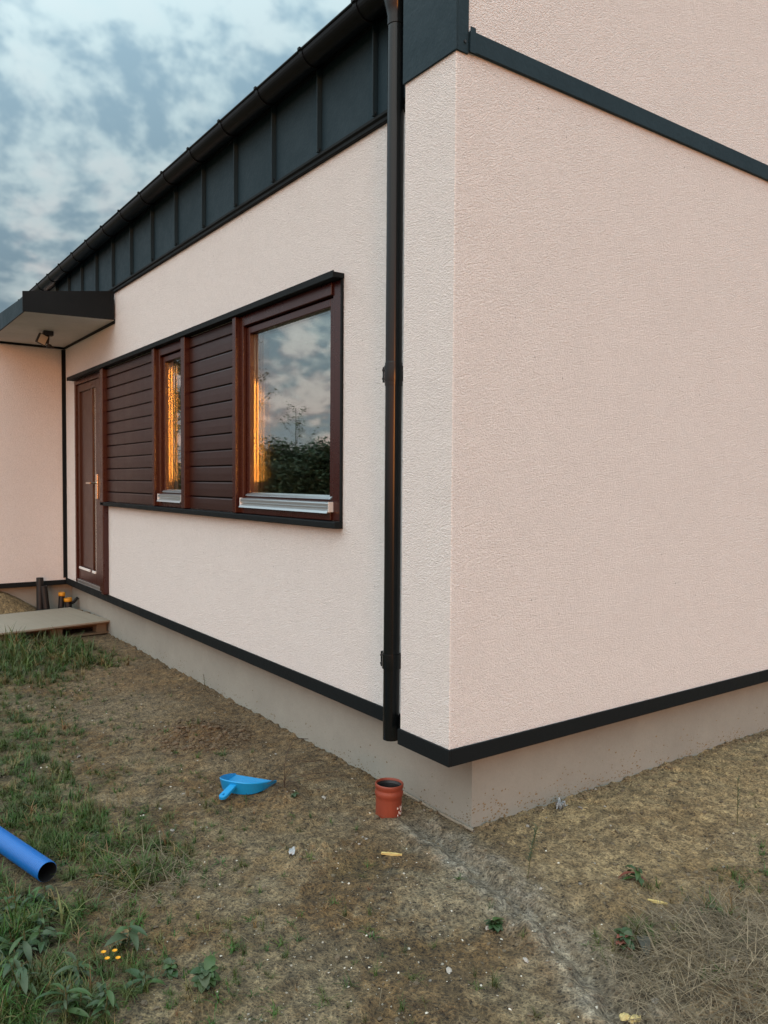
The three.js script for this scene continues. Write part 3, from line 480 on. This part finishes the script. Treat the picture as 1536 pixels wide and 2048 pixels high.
{ // turf
  const R = rng(61), tuft = (n, len, spread) => merge(Array.from({ length: n }, () => { const g = bladeGeo(len * (0.55 + 0.6 * R()), 0.0035 + 0.002 * R(), 0.5 + 1.5 * R()); g.rotateZ(-(0.1 + spread * R())); g.rotateY(R() * 6.28); g.translate((R() - 0.5) * 0.03, 0, (R() - 0.5) * 0.03); return g; }));
  const kinds = [tuft(15, 0.10, 0.6), tuft(12, 0.085, 0.9), tuft(16, 0.075, 1.1)], lists = [[], [], []];
  const spots = PATCH.slice(); let guard = 0;
  const add = (x, z, len) => {
    if (seg(x, z, -1.53, -0.6, -1.97, -2.2) < 0.06) return;                     // not through the blue pipe
    const k = Math.floor(R() * 3), hue = R(), c = hue < 0.62 ? [0.022 + 0.032 * R(), 0.046 + 0.058 * R(), 0.005 + 0.006 * R()] : hue < 0.86 ? [0.042 + 0.03 * R(), 0.062 + 0.03 * R(), 0.012] : [0.12 + 0.09 * R(), 0.095 + 0.06 * R(), 0.045];
    lists[k].push([x, groundY(x, z) - 0.003, z, 0, R() * 6.28, 0, len / 0.10 * (0.6 + 0.9 * R() * R()), c, len / 0.10 * (0.7 + 0.9 * R())]);
  };
  for (const [a, b, r, d, len] of spots) { const n = Math.round(d * d * r * r * 4200 * (b < -3 ? 0.6 : 1) + 14); for (let i = 0; i < n && guard < 42000; i++, guard++) { const q = r * 1.25 * Math.sqrt(R()) * (0.5 + 0.5 * R() + 0.2), t = R() * 6.283, x = a + q * Math.cos(t), z = b + q * Math.sin(t); if (outside(x, z) && R() < 0.12 + 1.9 * gfbm(x * 4.5, z * 4.5, 2) + d * 0.42) add(x, z, len * (1.1 - 0.35 * q / r)); } }
  for (let i = 0; i < 2200; i++) { const x = lerp(-1.9, -0.2, R()), z = lerp(-4.6, 1.0, R()); if (R() < smooth(-0.2, -1.5, x) * 0.8 + 0.05 && outside(x, z)) add(x, z, 0.05); }
  for (let i = 0; i < 150; i++) { const x = lerp(-0.1, 1.6, R()), z = lerp(0.35, 1.4, R()); if (R() < smooth(0.3, 1.1, z)) add(x, z, 0.05); }
  lists.forEach((l, k) => scatter(numbered('grass'), kinds[k], M.blade, l, ['upright green grass growing in patches on the soil', 'leaning green grass growing in patches on the soil', 'low spreading grass growing in patches on the soil'][k], 'grass'));
}
{ // dry straw, most of it on the low heap at the lower right
  const R = rng(62), g = bladeGeo(0.09, 0.0016, 0.8, 4), straight = bladeGeo(0.13, 0.0013, 0.16, 3), list = [], stems = [];
  const lay = (x, z, s, lift) => { const v = 0.22 + 0.75 * R() ** 1.3; (R() < 0.5 ? list : stems).push([x, groundY(x, z) + 0.004 + lift, z, (R() - 0.5) * 0.5, R() * 6.28, -(1.05 + 0.7 * R()), s, [0.30 * v, 0.24 * v, 0.15 * v]]); };
  for (let i = 0; i < 3600; i++) { const a = R() * 6.28, q = Math.sqrt(R()) * 0.42; const x = 0.12 + q * Math.cos(a) * 1.15, z = 1.10 + q * Math.sin(a) * 0.72; lay(x, z, 0.6 + 0.7 * R(), R() * 0.03 * (1 - q)); }
  for (let i = 0; i < 1300; i++) lay(lerp(0.1, 1.6, R()), lerp(0.55, 1.4, R()), 0.5 + 0.6 * R(), 0);
  for (let i = 0; i < 900; i++) { const x = lerp(-1.6, 0.2, R()), z = lerp(-3, 1.2, R()); lay(x, z, 0.25 + 0.5 * R(), 0); }
  for (let i = 0; i < 260; i++) { const a = R() * 6.28, q = 0.2 * Math.sqrt(R()); lay(-1.2 + q * Math.cos(a), -0.5 + q * Math.sin(a), 0.9 + 0.5 * R(), 0.01); }
  scatter('straw', g, M.blade, list, 'dry curled straw strewn over the soil', 'straw'); scatter('dead_grass_stems', straight, M.blade, stems, 'straight dead grass stems strewn over the soil', 'straw');
  const up = []; for (let i = 0; i < 120; i++) { const x = -1.17 + (R() - 0.5) * 0.3, z = -1.2 + (R() - 0.5) * 0.14, v = 0.6 + 0.5 * R(); up.push([x, groundY(x, z), z, 0, R() * 6.28, (R() - 0.5) * 0.3, 0.5 + 0.4 * R(), [0.30 * v, 0.225 * v, 0.10 * v]]); }
  scatter('straw_stubble', g, M.blade, up, 'upright pale straw stubble among the grass at left', 'straw');
}
{ // gravel and clods
  const R = rng(63), peb = new THREE.IcosahedronGeometry(1, 1); { const p = peb.attributes.position; for (let i = 0; i < p.count; i++) { const f = 1 + 0.4 * gn(p.getX(i) * 2.1, p.getY(i) * 2.1 + p.getZ(i) * 1.3); p.setXYZ(i, p.getX(i) * f, p.getY(i) * f * 0.5, p.getZ(i) * f * 0.8); } peb.computeVertexNormals(); }
  const list = [], clod = [];
  const put = (x, z, s, c, l) => { if (outside(x, z)) l.push([x, groundY(x, z) + s * 0.15, z, R() * 0.6, R() * 6.28, R() * 0.6, s, c]); };
  for (let i = 0; i < 620; i++) { const x = -0.75 + (R() + R() + R() - 1.5) * 0.95, z = 0.45 + (R() + R() - 1) * 0.85, v = 0.35 + 0.45 * R() * R() + 0.1; put(x, z, 0.0014 + 0.0040 * R() ** 3.5, R() < 0.28 ? [v * 1.05, v, v * 0.86] : [v * 0.45, v * 0.41, v * 0.33], list); }
  for (let i = 0; i < 500; i++) { const x = lerp(-1.4, 1.5, R()), z = lerp(-4.5, 1.2, R()), v = 0.3 + 0.35 * R(); put(x, z, 0.0018 + 0.004 * R() ** 3, [v, v * 0.94, v * 0.8], list); }
  for (let i = 0; i < 70; i++) { const x = lerp(-1.2, 0.9, R()), z = lerp(-2.5, 1.25, R()), v = 0.16 + 0.22 * R(); put(x, z, 0.005 + 0.008 * R() ** 2, [v, v * 0.93, v * 0.82], list); }
  scatter('gravel', peb, M.stone, list, 'small pale stones scattered over the bare soil', 'gravel');
  for (let i = 0; i < 9000; i++) { const x = lerp(-1.6, 2.4, R()), z = lerp(-4.8, 1.5, R()); if (x > 0 && z < -0.06) continue; const v = 0.75 + 0.5 * R(); put(x, z, 0.002 + 0.010 * R() ** 5, [0.118 * v, 0.093 * v, 0.060 * v], clod); }
  for (let i = 0; i < 900; i++) { const a = R() * 6.28, q = 0.32 * Math.sqrt(R()), v = 0.7 + 0.5 * R(); put(-0.40 + q * Math.cos(a), -1.95 + q * Math.sin(a), 0.003 + 0.014 * R() ** 3, [0.115 * v, 0.080 * v, 0.046 * v], clod); }
  for (let i = 0; i < 700; i++) { const t = R() * 5.2, v = 0.8 + 0.5 * R(); put(0.055 - 0.05 * R() * R(), -0.1 - t, 0.003 + 0.009 * R() ** 3, [0.125 * v, 0.098 * v, 0.06 * v], clod); }
  for (let i = 0; i < 700; i++) { const t = R() * 2.6, v = 0.8 + 0.5 * R(); put(0.08 + t, -0.075 + 0.05 * R() * R(), 0.003 + 0.008 * R() ** 3, [0.17 * v, 0.132 * v, 0.078 * v], clod); }
  const mud = []; for (let i = 0; i < 2600; i++) { const right = R() < 0.6, t = (right ? 2.6 : 5) * R() ** 1.4, y = 0.004 - 0.045 * Math.log(1 - 0.985 * R()), v = 0.75 + 0.5 * R(), s = 0.0012 + 0.0042 * R() ** 3; if (y < 0.26 && gfbm(t * 4 + (right ? 20 : 0), y * 9, 2) > -0.18) mud.push(right ? [0.075 + t, y, -0.0868, 0, 0, 0, s, [0.20 * v, 0.145 * v, 0.075 * v]] : [0.0698, y, -0.095 - t, 0, Math.PI / 2, 0, s, [0.15 * v, 0.118 * v, 0.07 * v]]); }
  const fleck = peb.clone(); fleck.scale(1, 1.6, 0.25); scatter('mud_splashes', fleck, M.stone, mud, 'flecks of splashed soil on the foot of the plinth', 'mud');
  scatter('soil_clods', peb, M.stone, clod, 'crumbs and clods of brown soil on the ground', 'soil');
}
{ // broad-leaved weeds
  const R = rng(64), big = [leafGeo(0.085, 0.022, 1.0, 0.35, 0.08), leafGeo(0.07, 0.024, 1.5, 0.25, 0.12), leafGeo(0.065, 0.014, 0.7, 0.4), leafGeo(0.05, 0.018, 1.8, 0.3, 0.15)], small = [leafGeo(0.035, 0.022, 0.8, 0.25, 0.12), leafGeo(0.028, 0.019, 1.2, 0.2, 0.12)];
  const weed = (name, label, x, z, n, kinds, h, s, mats = M.leaf) => {
    const t = thing(name, label, 'weed', [x, groundY(x, z) - 0.003, z]);
    part('stem', tube([[0, 0, 0], [0.004, h * 0.5, 0.002], [0.002, h, -0.003]], 0.0025, 6, 5), M.stem, t);
    for (let i = 0; i < n; i++) { const o = part('leaf', kinds[Math.floor(R() * kinds.length)], mats[Math.floor(R() * mats.length)], t); o.position.set(0, h * (0.15 + 0.85 * i / n), 0); o.rotation.set((R() - 0.5) * 0.7, i * 2.4 + R() * 1.2, (R() - 0.4) * 0.9, 'YXZ'); o.scale.setScalar(s * (0.55 + 0.75 * R())); }
    return t;
  };
  const spread = rng(66); for (let k = 0; k < 22; k++) { const x = -1.82 + 0.42 * spread(), z = -0.5 + 0.72 * spread(); const w = weed('lance_leaf_weed', 'small lance leaved green weed among the grass at the lower left', x, z, 9 + Math.floor(7 * spread()), big, 0.03 + 0.06 * spread(), 0.6 + 0.4 * spread()); w.rotation.z = (spread() - 0.5) * 0.5; w.userData.group = 'lance leaved weeds at the lower left'; }
  weed('broadleaf_weed', 'leafy green weed in the lower left corner of the grass', -1.745, 0.02, 18, big, 0.10, 1.0);
  weed('broadleaf_weed', 'leafy weed between the blue pipe end and the lower left corner', -1.70, -0.18, 11, big, 0.10, 0.95);
  weed('broadleaf_weed', 'broad leafed weed just left of the yellow flowers', -1.60, 0.05, 12, big, 0.08, 0.9);
  weed('broadleaf_weed', 'leafy weed growing under the open end of the blue pipe', -1.68, -0.42, 9, big, 0.08, 0.85);
  weed('broadleaf_weed', 'large flat leafed weed below the yellow flowers', -1.44, 0.16, 9, big, 0.04, 1.0);
  weed('broadleaf_weed', 'weed with long narrow leaves at the lower edge beside the corner', -1.66, 0.16, 12, [big[2]], 0.09, 1.1);
  weed('broadleaf_weed', 'leafy weed at the left edge above the lower left corner', -1.80, -0.22, 11, big, 0.10, 1.0);
  weed('creeping_weed', 'dense patch of small leaves right of the yellow flowers', -1.29, 0.26, 44, small, 0.05, 1.25);
  weed('creeping_weed', 'small leafed green sprig beside the dense leaf patch', -1.35, 0.14, 20, small, 0.04, 1.0);
  weed('creeping_weed', 'small dark green weed alone on the stony soil', -0.354, 0.503, 30, small, 0.035, 0.95);
  weed('creeping_weed', 'low green and reddish weed at the left side of the straw heap', -0.135, 0.86, 46, small, 0.05, 1.1, [...M.leaf, M.leaf[0], M.leafRed]);
  weed('rosette_weed', 'green rosette weed with drooping leaves on the sand right of centre', 0.262, 0.612, 13, [big[0], big[2]], 0.05, 0.8, [M.leaf[1], M.leaf[0], M.leaf[1], M.leaf[0], M.leafRed]);
  weed('creeping_weed', 'small green weed at the right side above the straw heap', 0.28, 0.93, 18, small, 0.03, 1.0);
  weed('creeping_weed', 'tiny green weed right of the dustpan on the bare soil', -0.40, -0.80, 14, small, 0.02, 0.7);
  // thin upright stalks
  const stalk = (label, x, z, h, lean, leafy) => {
    const t = thing('stalk_weed', label, 'weed', [x, groundY(x, z) - 0.003, z]), top = [lean[0], h, lean[1]], mid = [lean[0] * 0.35, h * 0.5, lean[1] * 0.4];
    part('stem', tube([[0, 0, 0], mid, top], 0.0016, 10, 5), M.stem, t);
    const l = []; for (let i = 0; i < leafy; i++) { const u = 0.35 + 0.65 * i / leafy, g = bladeGeo(0.022 + 0.018 * R(), 0.0032, 0.8, 3); g.rotateZ(-0.5 - 0.6 * R()); g.rotateY(R() * 6.28); g.translate(lean[0] * u * u, h * u, lean[1] * u * u); l.push(g); }
    part('foliage', l, M.leaf[2], t);
  };
  stalk('thin feathery stalk rising from the soil near the plinth corner', -0.043, 0.353, 0.20, [0.04, 0.01], 46);
  stalk('thin leaning stalk on the sand near the right edge', 1.066, 0.545, 0.20, [0.03, -0.02], 26);
  stalk('short thin stalk against the long wall plinth', 0.02, -2.85, 0.13, [-0.02, 0.01], 6);
  // dead bush by the dustpan
  const b = thing('dry_weed', 'dead brown weed with arching twigs beside the dustpan', 'weed', [-0.40, groundY(-0.4, -0.9), -0.90]);
  for (const [h, dx, dz, r] of [[0.20, 0.20, -0.12, 0.0018], [0.12, 0.16, 0.02, 0.0014], [0.10, 0.22, -0.02, 0.0014], [0.05, 0.26, 0.05, 0.0014], [0.06, -0.10, 0.02, 0.0014], [0.03, 0.30, 0.08, 0.0012], [0.08, 0.07, 0.08, 0.0012]]) part('twig', tube([[0, 0, 0], [dx * 0.05, h * 0.6, dz * 0.1], [dx * 0.4, h, dz * 0.5], [dx, h * 0.85, dz]], r, 12, 5), M.twig, b);
  const scr = []; for (let i = 0; i < 60; i++) { const g = bladeGeo(0.05 + 0.05 * R(), 0.0022, 1.0, 3); g.rotateZ(-0.8 - 0.8 * R()); g.rotateY(R() * 6.28); g.translate((R() - 0.5) * 0.14, 0.006, (R() - 0.5) * 0.12); scr.push(g); } part('withered_leaves', scr, M.twig, b);
  // yellow flowers
  [[-1.512, 0.010, 'left of the upper two'], [-1.482, 0.022, 'right of the upper two'], [-1.513, 0.052, 'left of the lower two'], [-1.486, 0.068, 'right of the lower two']].forEach(([x, z, w]) => {
    const f = thing('yellow_flower', 'small yellow flower in the grass, ' + w, 'flower', [x, groundY(x, z), z], 0, 'yellow flowers at the lower left');
    part('stem', tube([[0, -0.005, 0], [0.003, 0.03, 0.002], [0, 0.055, 0]], 0.0012, 6, 5), M.stem, f);
    const l = []; for (let k = 0; k < 10; k++) { const g = leafGeo(0.010, 0.006, 0.4, 0.1); g.rotateZ(0.5); g.rotateY(k * 0.63); g.translate(0, 0.055, 0); l.push(g); } part('petals', l, M.petal, f);
  });
}
{ // litter
  const R = rng(65), splinter = (L, w, h) => { const g = new THREE.BoxGeometry(L, h, w, 6, 1, 2), p = g.attributes.position; for (let i = 0; i < p.count; i++) { const t = p.getX(i) / L; p.setXYZ(i, p.getX(i) + (R() - 0.5) * 0.003, p.getY(i) * (1 - 0.5 * Math.abs(t)) + 0.002 * gn(i, 1), p.getZ(i) * (1 - 0.6 * Math.abs(t)) + 0.002 * gn(i, 5)); } const n = g.toNonIndexed(); n.computeVertexNormals(); return n; };
  const lay = (o, x, z, up, turn, label, cat) => { o.position.set(x, groundY(x, z) + up, z); o.rotation.y = turn; tag(o, label, cat); };
  lay(mesh('wood_splinter', splinter(0.085, 0.010, 0.008), M.chip), -0.347, -0.10, 0.005, -0.75, 'pale wood splinter on the soil below the orange drain', 'stick');
  lay(mesh('wood_splinter', splinter(0.065, 0.008, 0.007), M.chip), 0.204, 0.745, 0.006, -0.95, 'yellow wood splinter below the green rosette weed', 'stick');
  const crumple = (s, fold, m, flat) => { const g = new THREE.PlaneGeometry(s, s * 0.7, 9, 7), p = g.attributes.position; for (let i = 0; i < p.count; i++) p.setXYZ(i, p.getX(i) + 0.15 * s * gn(p.getX(i) * 60, p.getY(i) * 60), p.getY(i) * (0.8 + 0.3 * gn(p.getX(i) * 40, 3)), fold * s * (0.6 + gn(p.getX(i) * 55 + 4, p.getY(i) * 55)) * flat); g.rotateX(-Math.PI / 2); g.computeVertexNormals(); return g; };
  lay(mesh('plastic_scrap', crumple(0.07, 0.4, M.film, 1), M.film), 0.575, -0.035, 0.006, 0.4, 'crumpled clear plastic scrap at the foot of the gable plinth', 'litter');
  lay(mesh('plastic_scrap', crumple(0.045, 0.2, M.film, 0.7), M.film), -0.69, -0.30, 0.004, 0.9, 'small grey plastic scrap on the soil below the dustpan', 'litter');
  lay(mesh('dead_leaf', leafGeo(0.09, 0.04, 0.9, 0.8, 0.1), M.deadLeaf), -0.075, 0.875, 0.02, -2.2, 'folded dark dead leaf on the straw heap', 'leaf');
  const foam = (() => { const l = []; for (let k = 0; k < 5; k++) { const g = new THREE.IcosahedronGeometry(0.009 + 0.005 * R(), 1), p = g.attributes.position; for (let i = 0; i < p.count; i++) { const f = 1 + 0.3 * gn(p.getX(i) * 90 + k, p.getY(i) * 90 + p.getZ(i) * 50); p.setXYZ(i, p.getX(i) * f, p.getY(i) * f * 0.8, p.getZ(i) * f); } g.computeVertexNormals(); g.translate(0.010 * (k - 2), 0.003 * R(), 0.012 * (R() - 0.5)); l.push(g); } return merge(l); })();
  lay(mesh('foam_lump', foam, M.foam), -0.352, 1.05, 0.009, -0.5, 'lump of yellow foam on the soil at the lower edge', 'litter');
}
// ------------------------------------------------------------------ trees beyond the yard, seen mirrored in the panes
{
  const R = rng(71), leafQ = new THREE.PlaneGeometry(1, 0.6);
  const tree = (name, label, x, z, h, rad, n, leafSize, trunkM, leafM, dense) => {
    const t = thing(name, label, 'tree', [x, groundY(x, z) - 0.05, z]), limbs = [];
    const trunk = new THREE.CylinderGeometry(0.0025 * h, (dense ? 0.022 : 0.012) * h, h * 0.95, 8); trunk.translate(0, h * 0.475, 0); limbs.push(trunk);
    const tips = []; const nb = dense ? 22 : 16;
    for (let k = 0; k < nb; k++) { const y0 = h * (dense ? 0.06 + 0.75 * k / nb : 0.35 + 0.6 * k / nb), a = k * 2.4 + R(), L = rad * (dense ? 1.0 - 0.35 * k / nb : 0.95 - 0.45 * k / nb) * (dense ? 0.7 + 0.5 * R() : 0.35 + 0.8 * R()), e = [Math.cos(a) * L, y0 + L * (dense ? 0.45 : 0.55 + 0.7 * R()), Math.sin(a) * L]; limbs.push(tube([[0, y0, 0], [e[0] * 0.5, y0 + L * 0.35, e[2] * 0.5], e], (dense ? 0.006 : 0.0022) * h * 0.6, 5, 5)); tips.push([y0, e]); }
    part('trunk', limbs, trunkM, t);
    const crown = new THREE.InstancedMesh(leafQ, leafM, n); crown.name = 'crown'; crown.userData.kind = 'stuff'; shade(crown);
    for (let i = 0; i < n; i++) { const [y0, e] = tips[Math.floor(R() * tips.length)], u = (dense ? 0.25 : 0.4) + 0.75 * R(), j = dense ? 0.24 * rad : 0.13 * rad, jig = () => (R() + R() - 1) * j * 1.6; dummy.position.set(e[0] * u + jig(), Math.max(0.05, lerp(y0, e[1], u) + jig()), e[2] * u + jig()); dummy.rotation.set(R() * 6, R() * 6, R() * 6); const s = leafSize * (0.6 + 0.8 * R()); dummy.scale.set(s, s, s); dummy.updateMatrix(); crown.setMatrixAt(i, dummy.matrix); const v = 0.7 + 0.6 * R(); crown.setColorAt(i, C(v, v, v)); }
    t.add(crown);
  };
  const label = 'dark bushy tree mirrored in the large window, ';
  tree('bushy_tree', label + 'at the left of the dark group', -9.7, -20.7, 2.1, 1.3, 9000, 0.09, M.bark, M.crown, true);
  tree('bushy_tree', label + 'tallest of the dark group', -11.2, -22.1, 2.9, 1.4, 14000, 0.09, M.bark, M.crown, true);
  tree('bushy_tree', label + 'between the two tallest of the group', -11.5, -20.9, 2.3, 1.4, 12000, 0.09, M.bark, M.crown, true);
  tree('bushy_tree', label + 'beside its right frame', -12.2, -20.4, 2.8, 1.5, 14000, 0.09, M.bark, M.crown, true);
  tree('bushy_tree', 'dark bushy tree beyond the yard, right of the mirrored group', -14.5, -19.5, 2.8, 1.6, 9000, 0.11, M.bark, M.crown, true);
  tree('bushy_tree', 'dark bushy tree mirrored low in the narrow window', -6.3, -20.2, 1.9, 1.3, 9000, 0.09, M.bark, M.crown, true);
  tree('birch_tree', 'slender birch rising above the bushes mirrored in the large window', -12.4, -23.8, 4.5, 1.0, 520, 0.055, M.bark, M.birchLeaf, false);
  tree('birch_tree', 'thin birch mirrored at the left edge of the large window', -8.2, -19.3, 6.3, 1.0, 1100, 0.055, M.bark, M.birchLeaf, false);
  tree('birch_tree', 'leafy birch mirrored in the narrow window', -4.9, -16.4, 5.2, 1.0, 2600, 0.08, M.bark, M.birchLeaf, false);
}
renderer.render(scene, camera);
